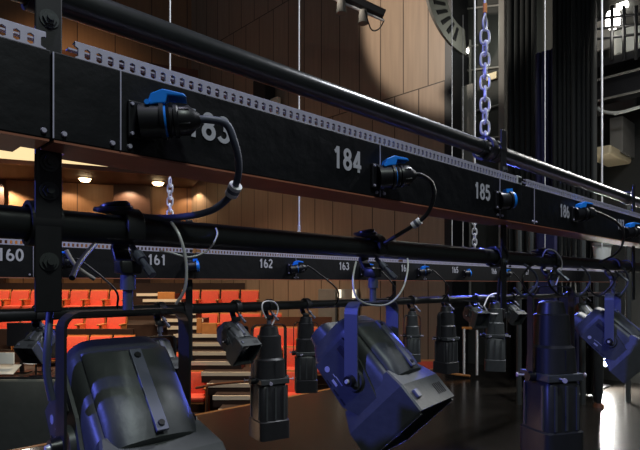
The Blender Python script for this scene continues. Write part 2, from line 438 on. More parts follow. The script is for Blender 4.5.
def number(txt, loc, h, parent, m=None):
    """bold painted figures on the raceway face, loc = bottom centre"""
    mb = MB(); x0 = -len(txt)*.66*h/2; th = .0006
    for c in txt:
        for k, st in enumerate(STROKES[c]):
            th = .0006+.0003*k
            pts = [Vector((x0+(a+.04)*h, 0, b*h)) for a, b in st]; L, R = [], []; sw = .085*h
            for i, p in enumerate(pts):
                closed = (pts[0]-pts[-1]).length < 1e-6
                a = pts[i-1] if i else (pts[-2] if closed else p); b = pts[i+1] if i < len(pts)-1 else (pts[1] if closed else p)
                t = (b-a).normalized(); n = Vector((-t.z, 0, t.x))*sw; L.append(p+n); R.append(p-n)
            mb.loft([[L[i]+Vector((0, -th, 0)), R[i]+Vector((0, -th, 0)), R[i], L[i]] for i in range(len(pts))])
        x0 += .66*h
    mb.tf(Matrix.Translation(Vector(loc)))
    return mb.build('channel_number', m or M['figure'], parent)

def strut(t0, t1, D, zt, pitch, h, parent):
    """slotted channel lying on the raceway"""
    mb = MB(); th = .004; dep = .035; lip = .006; foot = .003
    mb.box(((t0+t1)/2, D, zt-lip/2), (t1-t0, th, lip)); mb.box(((t0+t1)/2, D, zt-h+foot/2), (t1-t0, th, foot))
    mb.box(((t0+t1)/2, D+dep/2, zt-h), (t1-t0, dep, .002)); mb.box(((t0+t1)/2, D+dep, zt-h+.004), (t1-t0, .002, .008))
    mb.box(((t0+t1)/2, D+.004, zt), (t1-t0, .010, .0025)); mb.box(((t0+t1)/2, D+dep-.004, zt), (t1-t0, .010, .0025))
    n = int((t1-t0)/pitch); q = pitch/2; w_ = pitch*.50; z0, z1 = zt-h+foot, zt-lip; c = .002
    for i in range(n):
        x = t0+(i+.5)*pitch
        mb.poly([(x-q, D-th/2, z0), (x-w_/2, D-th/2, z0+c), (x-w_/2, D-th/2, z1-c), (x-q, D-th/2, z1), (x+q, D-th/2, z1), (x+w_/2, D-th/2, z1-c), (x+w_/2, D-th/2, z0+c), (x+q, D-th/2, z0)], (0, th, 0))
    return mb.build('slotted_channel', M['steel'], parent)

def screw(parent, loc, r=.004, m=None):
    return MB().cyl(loc, (loc[0], loc[1]-.004, loc[2]), r, r*.8, 10).build('screw', m or M['steel'], parent, True)

def batten(name, D0, z_top, z_bot, z_pipe_hi, z_pipe_lo, cuts, tend, label, bars, pitch, nums, seams, split=None):
    """D0 front face of the raceway"""
    # raceway sections
    secs = []
    for k in range(len(cuts)-1):
        a, b = cuts[k]+.001, cuts[k+1]-.001
        lab = f'{label[0]} raceway section {label[1][k]}'
        r = empty('cable_raceway', (0, 0, 0), lab, 'cable raceway', label[0]+' raceway sections')
        bt = z_top-.022
        mb = MB(); mb.box(((a+b)/2, D0+.03, (bt+z_bot)/2), (b-a, .06, bt-z_bot)); mb.build('box', M['raceway'], r, bevel=.002)
        MB().box(((a+b)/2, D0+.03, z_bot-.0015), (b-a-.004, .058, .003)).box(((a+b)/2+.007, D0+.079, z_bot-.0015), (b-a-.058, .042, .003)).build('tinted_underside', M['warm_underside'], r)  # added underside plate that carries the painted warm bounce
        strut(a+.030, b-.006, D0+.003, z_top, pitch, .024, r)
        secs.append((a, b, r))
    def sec(t):
        for a, b, r in secs:
            if a-.02 <= t <= b+.02: return r
        return secs[-1][2]
    for txt, t in nums: number(txt, (t, D0-.001, z_top-.022-(.030 if D0 < 1 else .014)-numh), numh, sec(t))
    for t in seams:
        MB().box((t, D0-.001, (z_top-.022+z_bot)/2), (.0018, .002, z_top-.026-z_bot)).build('seam', M['steel'], sec(t))
        screw(sec(t), (t-.012, D0, z_bot+.010)); screw(sec(t), (t+.014, D0, z_bot+.010))
    return sec

# near batten (A)
DA = .77; ZA = EYE+.339; ZAB = EYE+.196; PD = .868; ZUP = EYE+.440; ZLO = EYE+.090
TA = [.278+.605*0 for _ in ()]
secA = batten('A', DA, ZA, ZAB, 0, 0, [-.60, .237, 1.640, 3.02, 4.4], 4.4,
    ('near black', ['at the left edge, left of the bolted hanger', 'with figures 183 and 184', 'with figures 185 and 186', 'running off at the far right']), None, .0166,
    [('182', -.19), ('183', .482), ('184', .822), ('185', 1.386), ('186', 1.975), ('187', 2.60)], [.2385, .3315, .93, 1.49, 1.725], None)
# far batten (B)
DB = 2.16; ZB = EYE+.165; ZBB = EYE+.025; PDB = 2.245; ZBU = EYE+.245; ZBL = EYE-.118
secB = batten('B', DB, ZB, ZBB, 0, 0, [-.40, 1.28, 2.82, 4.36, 5.9, 7.2], 7.2,
    ('far black', ['with figures 160 and 161', 'with figures 162 and 163', 'with figures 164 and 165', 'with figures 166 and 167', 'at its dim right-hand end']), None, .0166,
    [('160', .524), ('161', 1.093), ('162', 1.694), ('163', 2.278), ('164', 2.87), ('165', 3.487), ('166', 4.08), ('167', 4.68)], [.60, 1.9, 3.1], None)

def pipe(D, z, t0, t1, r, label, joints=()):
    o = empty('batten_pipe', (t0, D, z), label, 'pipe')
    MB().cyl((0, 0, 0), (t1-t0, 0, 0), r, r, 32).build('tube', M['pipe'], o, True)
    for j in joints:
        MB().cyl((j-t0-.012, 0, 0), (j-t0+.012, 0, 0), r*1.06, r*1.06, 32).build('joint_collar', M['pipe'], o, True)
    return o
pipe(PD, ZUP, -.7, 4.6, .0245, 'thick black upper pipe of the near batten crossing the picture top', (1.55, 1.66))
pipe(PD, ZLO, -.7, 4.6, .0245, 'thick black lower pipe of the near batten carrying the large lanterns')
pipe(PDB, ZBU, -.6, 7.4, .0245, 'black upper pipe of the far batten, behind the near lower pipe')
pipe(PDB, ZBL, -.6, 7.4, .0245, 'black lower pipe of the far batten, above the red seats')

def hanger(t, D, z0, z1, zlo, label, w_=.036, bolts=(), thick=.006):
    r = empty('hanger_bar', (t, D, z0), label, 'hanger bar')
    mb = MB(); mb.box((0, 0, (z1-z0)/2), (w_, thick, z1-z0)); mb.build('flat_bar', M['black'], r, bevel=.002)
    for z in zlo:
        # saddle clamp wrapped round the pipe, with its ears
        rings = []
        mb = MB()
        for xx in (-w_*.62, w_*.62):
            pass
        pts = [Vector((0, .030+.031*math.cos(math.radians(a)), z-z0+.031*math.sin(math.radians(a)))) for a in range(-200, 161, 20)]
        mb.ribbon(pts, (1, 0, 0), w_*1.15, .006); mb.build('saddle_clamp', M['black'], r, True)
    for z in bolts:
        mb = MB(); mb.cyl((0, -.003, z-z0), (0, -.009, z-z0), .010, .010, 6); mb.cyl((0, -.009, z-z0), (0, -.014, z-z0), .005, .005, 10)
        mb.cyl((0, -.0035, z-z0), (0, -.005, z-z0), .0135, .0135, 20)
        mb.build('bolt', M['housing'], r, True)
    return r
hz = lambda y, s=.782: EYE+s*(HOR-y)/F
hanger(.252, .834, hz(312), EYE+.60, [ZLO, ZUP], 'bolted black hanger bar at the left of the near batten', .037, [hz(22), hz(164), hz(192), hz(262)])
hanger(1.640, .834, EYE-.08, ZUP+.065, [ZLO, ZUP], 'black hanger bar of the near batten, right of the capped blue socket', .034, [hz(170, 1.73), hz(262, 1.73)])
hanger(3.02, .834, EYE-.08, ZUP+.065, [ZLO, ZUP], 'black hanger bar of the near batten at the far right', .034)
for t, lab in ((-.26, 'black hanger bar of the far batten at the left edge'), (1.28, 'black hanger bar of the far batten between figures 161 and 162'), (2.82, 'black hanger bar of the far batten behind the blue-lit spotlight'), (4.36, 'black hanger bar of the far batten left of the tall profile'), (5.9, 'black hanger bar of the far batten at its far right')):
    hanger(t, PDB-.034, EYE-.30 if t != 1.28 else EYE-.36, EYE+.30, [ZBL, ZBU], lab, .036, [EYE-.02])
# small lower bracket under the far batten at its second hanger
# sockets, plugs and their cables
def rot_to(v): return Vector(v).to_track_quat('X', 'Z').to_matrix().to_4x4()
def inlet(t, D, z, label, plugged=True, sc=1.0, cap='open'):
    """panel socket whose barrel points along the batten and a little outwards"""
    r = empty('panel_socket', (t, D, z), label, 'socket', 'blue-capped sockets on the raceways')
    mb = MB(); mb.box((.0, -.004, 0), (.042*sc, .008, .055*sc), None, .002); mb.build('base_plate', M['rubber'], r)
    for dx in (-.016, .016):
        for dz in (-.022, .022): MB().cyl((dx*sc, -.008, dz*sc), (dx*sc, -.011, dz*sc), .003, .0025, 8).build('screw', M['steel'], r)
    d = Vector((.84, -.54, .10)).normalized(); R = rot_to(d)
    # elbow housing
    a = Vector((-.002, -.006, -.002)); b = a + d*.036*sc
    mb = MB(); mb.cyl(a, b, .026*sc, .024*sc, 24); mb.cyl(b-d*.006, b, .028*sc, .028*sc, 24); mb.build('barrel', M['rubber'], r, True)
    MB().cyl(b, b+d*.003, .0235*sc, .0235*sc, 24).build('blue_ring', M['blue'], r, True)
    up = Vector((0, 0, 1)); up = (up - d*up.dot(d)).normalized(); sd = d.cross(up)
    if cap == 'open':
        mb = MB()
        c0 = b+up*.024*sc-d*.004
        pts = []
        lid = [(-.020, -.004), (-.012, .014), (.006, .020), (.036, .012), (.040, .006), (.012, .010), (.008, -.002), (-.004, -.002)]
        mb.poly([c0+d*x*sc+up*y*sc-sd*.017*sc for x, y in lid], sd*.034*sc)
        mb.build('flap_cap', M['blue'], r, bevel=.002)
        MB().cyl(c0-d*.018*sc-sd*.02*sc, c0-d*.018*sc+sd*.02*sc, .004*sc, .004*sc, 10).build('hinge_pin', M['blue'], r, True)
    else:
        mb = MB(); mb.cyl(b, b+d*.010*sc, .0265*sc, .0245*sc, 24); mb.cyl(b+d*.010*sc, b+d*.012*sc, .017*sc, .016*sc, 24)
        mb.box(b+up*.028*sc-d*.004, (.02*sc, .02*sc, .012*sc), R)
        mb.build('flap_cap', M['blue'], r, True)
    r2 = None
    if plugged:
        r2 = empty('cable_plug', (t, D, z), label.replace('blue-capped ', '').replace('socket', 'plug').replace('black plug', 'plug')+', plugged in', 'plug', 'black plugs in the sockets')
        mb = MB(); p = b+d*.003
        rr = [(.0, .0235), (.005, .026), (.006, .0225), (.010, .0225), (.011, .026), (.016, .026), (.018, .023), (.034, .0215), (.043, .014), (.050, .009)]
        rings = []
        for x, q in rr:
            rings.append([p+d*x*sc+(up*math.cos(2*PI*i/24)+sd*math.sin(2*PI*i/24))*q*sc for i in range(24)])
        mb.loft(rings); mb.build('plug_body', M['rubber'], r2, True)
        for k in range(6):
            an = 2*PI*k/6; q = p+d*.026*sc+(up*math.cos(an)+sd*math.sin(an))*.0215*sc
            MB().cyl(q-d*.008*sc, q+d*.008*sc, .002*sc, .002*sc, 6).build('grip_rib', M['rubber'], r2)
    end = Vector(r.location)+b+d*.052*sc
    return r, r2, end, d
def cable(pts, r, m, label, cat='cable', group=None, tagat=None, name='power_cable'):
    o = MB().tube(pts, r, 10).build(name, m, None, True); tag(o, label, cat, group)
    if tagat is not None:
        sp = spline([Vector(p) for p in pts]); i = min(range(1, len(sp)-1), key=lambda i: (sp[i]-Vector(tagat)).length)
        dd = (sp[i+1]-sp[i-1]).normalized(); c = sp[i]
        MB().cyl(c-dd*.011, c-dd*.004, r*1.9, r*1.9, 12).build('cable_tag', M['white'], o, True)
        MB().cyl(c-dd*.004, c+dd*.003, r*1.92, r*1.92, 12).build('cable_tag', M['trim'], o, True)
        MB().cyl(c+dd*.003, c+dd*.011, r*1.9, r*1.9, 12).build('cable_tag', M['white'], o, True)
    return o

i1, p1_, e1, d1 = inlet(.362, DA, P(140, 122, DA).z, 'blue-capped black socket covering the first figure of 183')
cable([e1-d1*.004, e1+d1*.012, P(226, 124, .70), P(234, 141, .70), P(238.5, 161, .71), P(237, 181, .73), P(228, 198, .76), P(210, 211, .79), P(182, 217, .83), P(155, 218, .855), P(136, 216, .87), P(124, 214, .89)],
      .0060, M['cable'], 'thick grey cable looping from the 183 plug down to the lower pipe', tagat=P(234, 195, .74))
i2, p2_, e2, d2 = inlet(.918, DA, P(376, 177, DA).z, 'blue-capped black socket right of figures 184')
cable([e2-d2*.004, e2+d2*.012, P(431, 182, .71), P(434, 196, .71), P(427, 214, .73), P(414, 225, .76), P(398, 235, .80), P(385, 243, .83), P(376, 246, .86)],
      .0050, M['cableblk'], 'black cable looping from the 184 plug down to the lower pipe', tagat=P(416, 223, .76))
i3, p3_, e3, d3 = inlet(1.476, DA, P(498, 201, DA).z, 'closed blue-capped socket right of figures 185, nothing plugged in', False, 1.0, 'closed')
i4, p4_, e4, d4 = inlet(2.055, DA, P(572, 214, DA).z, 'blue-capped black socket right of figures 186')
cable([e4-d4*.004, e4+d4*.012, P(616, 222, .71), P(624, 235, .73), P(618, 252, .78), P(600, 262, .83)], .0050, M['cableblk'], 'black cable sagging from the 186 plug at the right')
i5, p5_, e5, d5 = inlet(2.640, DA, P(616, 231, DA).z, 'blue-capped black socket nearest the right picture edge')
cable([e5-d5*.004, e5+d5*.012, P(640, 240, .71), P(645, 262, .8)], .0050, M['cableblk'], 'black cable of the rightmost near plug')
blab = ['left of figures 161, beside the bolted hanger', 'right of figures 161', 'right of figures 162', 'right of figures 163', 'right of figures 164', 'right of figures 165', 'right of figures 166']
for k, t in enumerate((.66, 1.247, 1.86, 2.44, 3.03, 3.62, 4.22)):
    q, q2, e_, d_ = inlet(t, DB, ZB-.085, 'small blue-capped far socket '+blab[k], k not in (1, 5), 1.0, 'closed' if k in (1, 5) else 'open')
    if q2:
        l0 = Vector((t+.25+.05*(k % 3), DB-.02, ZBL+.03))
        cable([e_-d_*.004, e_+d_*.02, e_.lerp(l0, .5)+Vector((.05, -.05, -.02)), l0, l0+Vector((.02, .04, -.03))], .0045, M['cableblk'], 'thin cable of the far plug '+blab[k], group='cables of the far batten')

# brighter fittings of the near batten
o = MB(); o.box((1.62, DA+.006, ZA-.010), (.032, .012, .026), None, .001)
tag(o.build('channel_joiner', M['bright']), 'bright square channel joiner on the near raceway above the closed blue socket', 'bracket')
MB_ = MB().box((1.62, DA-.001, ZA-.010), (.018, .004, .014)); j = MB_.build('joiner_hole', M['black'], bpy.data.objects['channel_joiner'])

# ================================================================== CLAMPS & LANTERNS
def hook_clamp(parent, m=None, spig=.075, yaw=0.0, side=-1, rpipe=.0245):
    """origin = pipe centre; hook goes over the pipe, screw below"""
    m = m or M['housing2']
    # hook clamp: cast hook over pipe
    pts = []
    R_ = rpipe+.008; RY = Matrix.Rotation(-math.radians(yaw), 4, 'Z')
    for a in range(-30, 211, 15):
        pts.append(Vector((0, R_*math.cos(math.radians(a))*side, R_*math.sin(math.radians(a)))))
    pts.append(Vector((0, -R_*side, -.030))); pts.append(Vector((0, -R_*.6*side, -.052))); pts.append(Vector((0, 0, -.056)))
    c = MB(); c.ribbon(pts, (1, 0, 0), .030, .010); co = c.tf(RY).build('hook_clamp', m, parent, True, .002)
    c = MB(); c.box((0, 0, -.062), (.034, .036, .022), None, .004); c.build('clamp_block', m, co, True)
    # wing bolt slanting up against the pipe
    a, b = Vector((.004, -.006, -.026)), Vector((.012, -.050, -.066))
    c = MB(); c.cyl(a, b, .005, .005, 10); c.cyl(a.lerp(b, .35), a.lerp(b, .62), .009, .009, 14); c.cyl(a.lerp(b, .92), a.lerp(b, 1.25), .007, .007, 6)
    c.tf(RY).build('clamp_bolt', M['trim'], co, True)
    c = MB(); c.cyl((0, 0, -.07), (0, 0, -.072-spig), .0085, .0085, 20); c.cyl((0, 0, -.075), (0, 0, -.100), .0125, .0125, 20)
    c.build('spigot', M['trim'], co, True)

def lantern(t, D, zp, yaw, tilt, sc, label, name='fresnel_spotlight', hang=.318, ytop=.135, group=None, spig=None, marks=False, ym=None, detail=True, hm=None, barn=False, clampm=None):
    """yaw: heading of the beam in world (deg), tilt downwards (deg)"""
    r = empty(name, (t, D, zp), label, 'stage light', group, math.radians(yaw))
    hm = hm or M['housing']
    hook_clamp(r, clampm, spig if spig is not None else ytop-.07, yaw)
    hw = .107*sc
    # yoke: inverted U of flat bar, local y is the pivot axis
    rr = .028*sc; pts = []
    zt, zb = -ytop, -hang-.012
    pts.append((0, -hw, zb))
    for k in range(7):
        a = PI-k*PI/12; pts.append((0, -hw+rr+rr*math.cos(a), zt-rr+rr*math.sin(a)))
    for k in range(7):
        a = PI/2-k*PI/12; pts.append((0, hw-rr+rr*math.cos(a), zt-rr+rr*math.sin(a)))
    pts.append((0, hw, zb))
    MB().ribbon(pts, (1, 0, 0), .034*sc+.004, .004).build('yoke', ym or M['housing2'], r)
    T = Matrix.Translation((0, 0, -hang)) @ Matrix.Rotation(math.radians(tilt), 4, 'Y') @ Matrix.Scale(sc, 4)
    prof = [(-.192, .040, .028, 3, -.036), (-.186, .050, .036, 3.5, -.036), (-.150, .056, .042, 4, -.034), (-.146, .074, .070, 5, 0), (-.118, .086, .078, 6, 0), (-.110, .088, .080, 7, 0), (.045, .088, .082, 7, 0), (.080, .091, .090, 8, 0)]
    h = MB().loft([superring(x, a, b, e, 32, c) for x, a, b, e, c in prof]).tf(T).build('housing', hm, r, True)
    # raised barrel cover with a moulded step on top
    c = MB()
    rings = []
    for x, hh in ((-.112, .010), (-.095, .026), (.02, .030), (.062, .022), (.068, .012)):
        ring = []
        for k in range(13):
            a = PI*k/12; ring.append(Vector((x, .074*math.cos(a), .080+hh*math.sin(a))))
        rings.append(ring)
    c.loft(rings); c.tf(T).build('top_cover', hm, r, True)
    c = MB(); c.box((-.018, .0, .1095), (.15, .020, .006), None, .001); st = c.tf(T).build('cover_strip', M['trim'], r)
    for x in (-.080, .045): MB().cyl((x, 0, .112), (x, 0, .1155), .006, .005, 10).tf(T).build('strip_screw', M['rubber'], st)
    # side plates with vents and pivot discs
    for s_ in (-1, 1):
        sp = MB().poly([(-.100, s_*.088, -.070), (.030, s_*.088, -.076), (.075, s_*.088, -.05), (.075, s_*.088, .02), (-.02, s_*.088, .045), (-.100, s_*.088, .045)], (0, s_*.006, 0)).tf(T).build('side_plate', hm, r)
        if detail:
            MB().box((-.065, s_*.0935, .022), (.050, .005, .018), None, .002).tf(T).build('vent_slot', M['black'], sp)
            for k in range(3): MB().box((-.04+k*.03, s_*.0945, -.066), (.020, .002, .004)).tf(T).build('vent_slot', M['black'], sp)
        MB().cyl((0, s_*.094, 0), (0, s_*.103, 0), .030, .028, 28).tf(T).build('pivot_disc', hm, r, True)
        k_ = MB(); k_.cyl((0, s_*.106, 0), (0, s_*.124, 0), .016, .013, 12); k_.tf(T).build('tilt_knob', M['rubber'], r, True)
        MB().cyl((0, s_*.124, 0), (0, s_*.130, 0), .006, .005, 10).tf(T).build('knob_bolt', M['bright'], r, True)
    if marks:
        mk = MB(); mk.cyl((-.070, -.0942, -.046), (-.070, -.0950, -.046), .008, .008, 16); mk.tf(T).build('round_badge', M['figure'], r)
        mk = MB(); mk.box((-.030, -.0946, -.052), (.020, .001, .007)); mk.box((-.045, -.0946, -.040), (.010, .001, .002)); mk.box((-.025, -.0946, -.038), (.030, .001, .002)); mk.tf(T).build('rating_label', M['figure'], r)
    # front frame: square hood with a rim, hollow
    out0, out1 = .090, .100
    f = MB()
    def sq(x, h_): return [Vector((x, h_*a, h_*b)) for a, b in ((-1, -1), (-1, -.96), (-1, .96), (-.96, 1), (.96, 1), (1, .96), (1, -.96), (.96, -1), (-.96, -1))][:9]
    f.loft([sq(.040, .084), sq(.092, out1), (sq(.165, out1)), sq(.165, out1-.006), sq(.105, out1-.008), sq(.105, .02)])
    f.tf(T).build('front_hood', hm, r)
    for k in range(5): MB().box((.130, .075-.010*k, .1005), (.030, .004, .002)).tf(T).build('hood_vent', M['black'], r)
    MB().box((.125, -.070, .103), (.022, .018, .008), None, .002).tf(T).build('latch', M['trim'], r)
    lens = MB()
    lens.loft([[Vector((x, q*math.cos(2*PI*i/28), q*math.sin(2*PI*i/28))) for i in range(28)] for x, q in ((.106, .088), (.112, .086), (.120, .060), (.124, .030), (.125, .004))])
    lens.tf(T).build('lens', M['glass'], r, True)
    g = MB()
    for s_ in (-1, 1): g.box((.168, s_*.094, 0), (.006, .010, .18)); 
    g.box((.168, 0, -.094), (.006, .19, .010)); g.tf(T).build('colour_frame_runner', hm, r)
    if barn:
        for a, ax in ((35, 1), (-35, -1)):
            b_ = MB(); b_.box((.04, 0, 0), (.08, .19, .003)); b_.tf(T @ Matrix.Translation((.168, 0, ax*.10)) @ Matrix.Rotation(math.radians(-a), 4, 'Y')).build('barn_door', M['housing2'], r)
    return r
def heading(ux, uy):             # camera-frame direction -> world heading in degrees
    v = CW(ux, uy); return math.degrees(math.atan2(v.y, v.x))

def profile(t, D, zp, yaw, sc, label, hang=.42, group=None, m=None, tilt=90, lens_=.30):
    r = empty('profile_spotlight', (t, D, zp), label, 'stage light', group, math.radians(yaw))
    m = m or M['housing2']
    hook_clamp(r, None, .03, yaw)
    hw = .098*sc; zt, zb = -.10, -hang+.0; rr = .03; pts = [(0, -hw, zb)]
    for k in range(7):
        a = PI-k*PI/12; pts.append((0, -hw+rr+rr*math.cos(a), zt-rr+rr*math.sin(a)))
    for k in range(7):
        a = PI/2-k*PI/12; pts.append((0, hw-rr+rr*math.cos(a), zt-rr+rr*math.sin(a)))
    pts.append((0, hw, zb))
    MB().ribbon(pts, (1, 0, 0), .030, .004).build('yoke', m, r)
    T = Matrix.Translation((0, 0, -hang)) @ Matrix.Rotation(math.radians(tilt), 4, 'Y') @ Matrix.Scale(sc, 4)
    h = MB().loft([superring(x, a, a, e, 32) for x, a, e in ((-.295, .026, 2), (-.288, .046, 2), (-.245, .054, 2), (-.240, .062, 2.4), (-.125, .066, 2.6), (-.115, .076, 3), (-.020, .080, 3.4), (-.018, .068, 4))]).tf(T).build('lamp_house', m, r, True)
    for k in range(5):
        a = 2*PI*k/5+.3
        MB().box((-.07, .078*math.cos(a), .078*math.sin(a)), (.08, .006, .006)).tf(T).build('cooling_fin', m, h)
    MB().box((-.004, 0, 0), (.030, .165, .165), None, .004).tf(T).build('gate_ring', M['housing'], r)
    sh = MB()
    for a in (0, 1, 2, 3):
        R_ = Matrix.Rotation(a*PI/2+.35, 4, 'X'); q = R_ @ Vector((0, .075, 0)); q2 = R_ @ Vector((0, .128, 0))
        s_ = MB(); s_.cyl((-.004, q.y, q.z), (-.004, q2.y, q2.z), .0035, .0035, 8); s_.cyl((-.004, q2.y, q2.z), (-.004, q2.y*1.04, q2.z*1.04), .009, .009, 10)
        s_.tf(T).build('shutter_handle', M['steel'], r, True)
    MB().loft([superring(x, a, a, e, 32) for x, a, e in ((.012, .070, 6), (.030, .080, 6), (.200, .082, 6), (.205, .088, 8), (lens_, .088, 8), (lens_, .080, 8), (lens_-.05, .076, 8))]).tf(T).build('lens_tube', m, r, True)
    for k in (-1, 1):
        for j in (-.05, 0, .05): MB().box((.11, j, k*.083), (.17, .010, .006)).tf(T).build('tube_rib', M['housing'], r)
        for j in (-.05, .05): MB().box((.11, k*.083, j), (.17, .006, .010)).tf(T).build('tube_rib', M['housing'], r)
    for s_ in (-1, 1): MB().cyl((-.004, s_*.084, 0), (-.004, s_*.112, 0), .020, .017, 16).tf(T).build('tilt_knob', M['rubber'], r, True)
    MB().cyl((lens_-.045, 0, 0), (lens_-.04, 0, 0), .07, .07, 24).tf(T).build('lens', M['glass'], r, True)
    return r

def on_A(px):
    a = (px-320)/F; s = PD/(-SR*a+CR); return s*(CR*a+SR)
def on_B(px):
    a = (px-320)/F; s = PDB/(-SR*a+CR); return s*(CR*a+SR)
lantern(on_A(128), PD, ZLO, heading(.70, -.71), 50, 1.0, 'large black spotlight filling the lower left, nearest the viewer', marks=True, hang=.34)
lantern(on_A(373), PD, ZLO, heading(.81, -.59), 46, .95, 'large blue-lit grey spotlight at the centre, tilted down to the right', marks=True, ym=M['trim'])
lantern(on_A(613), PD, ZLO, heading(.80, -.60), 42, 1.04, 'grey spotlight at the right picture edge, tilted down', marks=True, hang=.36, ym=M['trim'])
profile(on_A(551), PD, ZLO, heading(.3, -.95), 1.0, 'tall black profile spotlight hanging straight down, right of centre, nearest of its kind', .45, 'profile spotlights', M['housing2'])
profile(on_B(269), PDB, ZBL, heading(.5, -.85), 1.0, 'black profile spotlight hanging straight down left of the blue-lit spotlight', .40, 'profile spotlights', None)
profile(on_B(306), PDB+.001, ZBL, heading(.1, -1), .72, 'slim black profile spotlight hanging behind the blue-lit spotlight', .28, 'profile spotlights')
profile(on_B(412), PDB, ZBL, heading(.1, -1), .60, 'short blue-edged profile spotlight hanging right of the centre spotlight', .25, 'profile spotlights', M['housing'])
profile(on_B(446), PDB, ZBL, heading(.6, -.8), .85, 'dim black profile spotlight against the brown wall, left of the metal rails', .30, 'profile spotlights')
profile(on_B(495), PDB, ZBL, heading(-.3, -.95), .98, 'grey profile spotlight with blue-lit right edge, behind the tall near one on its left', .33, 'profile spotlights', M['housing'])
lantern(on_B(236), PDB, ZBL, heading(.75, -.66), 38, .66, 'small dark square spotlight hanging in front of the aisle stairs', 'fresnel_spotlight', .17, .10, barn=False)
lantern(on_B(160), PDB, ZBL, heading(.6, -.8), 42, .66, 'small grey spotlight behind the large near spotlight, above its hood', 'fresnel_spotlight', .23, .12)
lantern(on_B(475), PDB, ZBL, heading(.3, -.95), 20, .66, 'small square floodlight left of the grey blue-edged profile', 'floodlight', .14, .08)
lantern(on_B(512), PDB, ZBL, heading(.5, -.86), 35, .62, 'small floodlight right of the grey blue-edged profile', 'floodlight', .14, .08)
lantern(on_B(38), PDB, ZBL, heading(-.2, -.98), 40, .42, 'dim black floodlight at the left edge above the cloth-covered desk', 'floodlight', .11, .07)
lantern(on_B(585), PDB, ZBL, heading(.2, -.98), 40, .9, 'dim spotlight of the far batten behind the right-hand grey spotlight', 'fresnel_spotlight', .24, .10)

# safety wires and thin leads
def wire(pts, r, lab, m=None, group=None):
    return cable(pts, r, m or M['wire'], lab, 'wire', group, None, 'safety_wire')
wire([P(171, 222, .84), P(180, 237, .82), P(186, 262, .82), P(185, 288, .83), P(176, 304, .85)], .0028, 'white safety wire hanging from the lower pipe above the near left spotlight')
cable([P(216, 228, .835), P(217, 236, .83), P(208, 250, .82), P(190, 257, .82), P(172, 253, .83), P(160, 251, .86)], .0016, M['wire'], 'thin looped wire slung under the near lower pipe, left', 'wire')
wire([P(356, 262, .86), P(353, 280, .84), P(357, 298, .83), P(372, 305, .83), P(390, 303, .83), P(403, 288, .84), P(408, 265, .85), P(404, 246, .87)], .0024, 'white loop of safety wire around the centre spotlight clamp')
wire([P(484, 306, 2.2), P(489, 296, 2.2), P(498, 294, 2.2), P(503, 303, 2.2), P(499, 313, 2.2), P(489, 313, 2.2), P(484, 306, 2.2)], .006, 'white ring of coiled wire on the far pipe above the blue-edged profile')
wire([P(266, 318, 2.21), P(262, 309, 2.2), P(264, 302, 2.2), P(274, 302, 2.2), P(278, 310, 2.21), P(272, 325, 2.22)], .004, 'pale loop of wire over the clamp of the left black profile')
wire([P(541, 262, .86), P(546, 250, .83), P(556, 252, .82), P(562, 264, .83), P(556, 285, .85)], .0024, 'pale loop of wire over the clamp of the tall near profile')
cable([P(95, 244, 1.2), P(80, 262, 1.15), P(72, 278, 1.1)], .006, M['cableblk'], 'dark blue cable end crossing the far raceway beside the hanger bar', 'cable')
cable([P(66, 250, 2.1), P(76, 266, 2.1), P(94, 279, 2.12)], .008, M['grey'], 'pale grey thin cable beside the bolted hanger', 'cable')
cable([P(50, 312, .86), P(48, 340, .84), P(47, 372, .84), P(52, 400, .84)], .0055, M['cable'], 'dark lead hanging between the hanger bar and the near left spotlight', 'cable')
cable([P(503, 222, .84), P(502, 240, .83), P(508, 258, .83), P(500, 275, .84), P(498, 300, .85)], .005, M['cableblk'], 'black cable running down beside the second hanger bar', 'cable')
for k, (px, dx) in enumerate(((520, 14), (535, -10), (575, 12), (594, 16), (616, 10), (566, -14))):
    cable([P(px, 262, .86), P(px+dx, 272, .84), P(px+dx*1.2, 284, .84), P(px+dx*.3, 296, .85), P(px-dx*.4, 288, .86)], .0045, M['cableblk'] if k % 2 else M['cable'], 'lead looped under the near pipe ' + ['left of the tall profile', 'at the top of the tall profile, left side', 'just right of the tall profile', 'midway between tall profile and right spotlight', 'at the right spotlight clamp', 'at the top of the tall profile, right side'][k], 'cable', 'leads under the near lower pipe')
# round cable rests on the near pipe (hook tops)
for px, lab in ((122, 'round black cable coil lying on the near pipe at the left'), (369, 'round blue-lit cable coil lying on the near pipe at the centre'), (541, 'small round cable coil lying on the near pipe at the right')):
    c = P(px, 0, PD); x = c.x
    o = empty('cable_coil', (x-.012, PD, ZLO+.0245), lab, 'cable coil', 'cable coils on the near lower pipe')
    for k in range(3):
        rk = .030-.005*k
        MB().tube([Vector((rk*math.cos(a), rk*math.sin(a)*.8, .006+.0045*k+.004*math.sin(a+k))) for a in [2*PI*i/14 for i in range(14)]], .0048, 8, True, True).build('turn', M['rubber'], o, True)

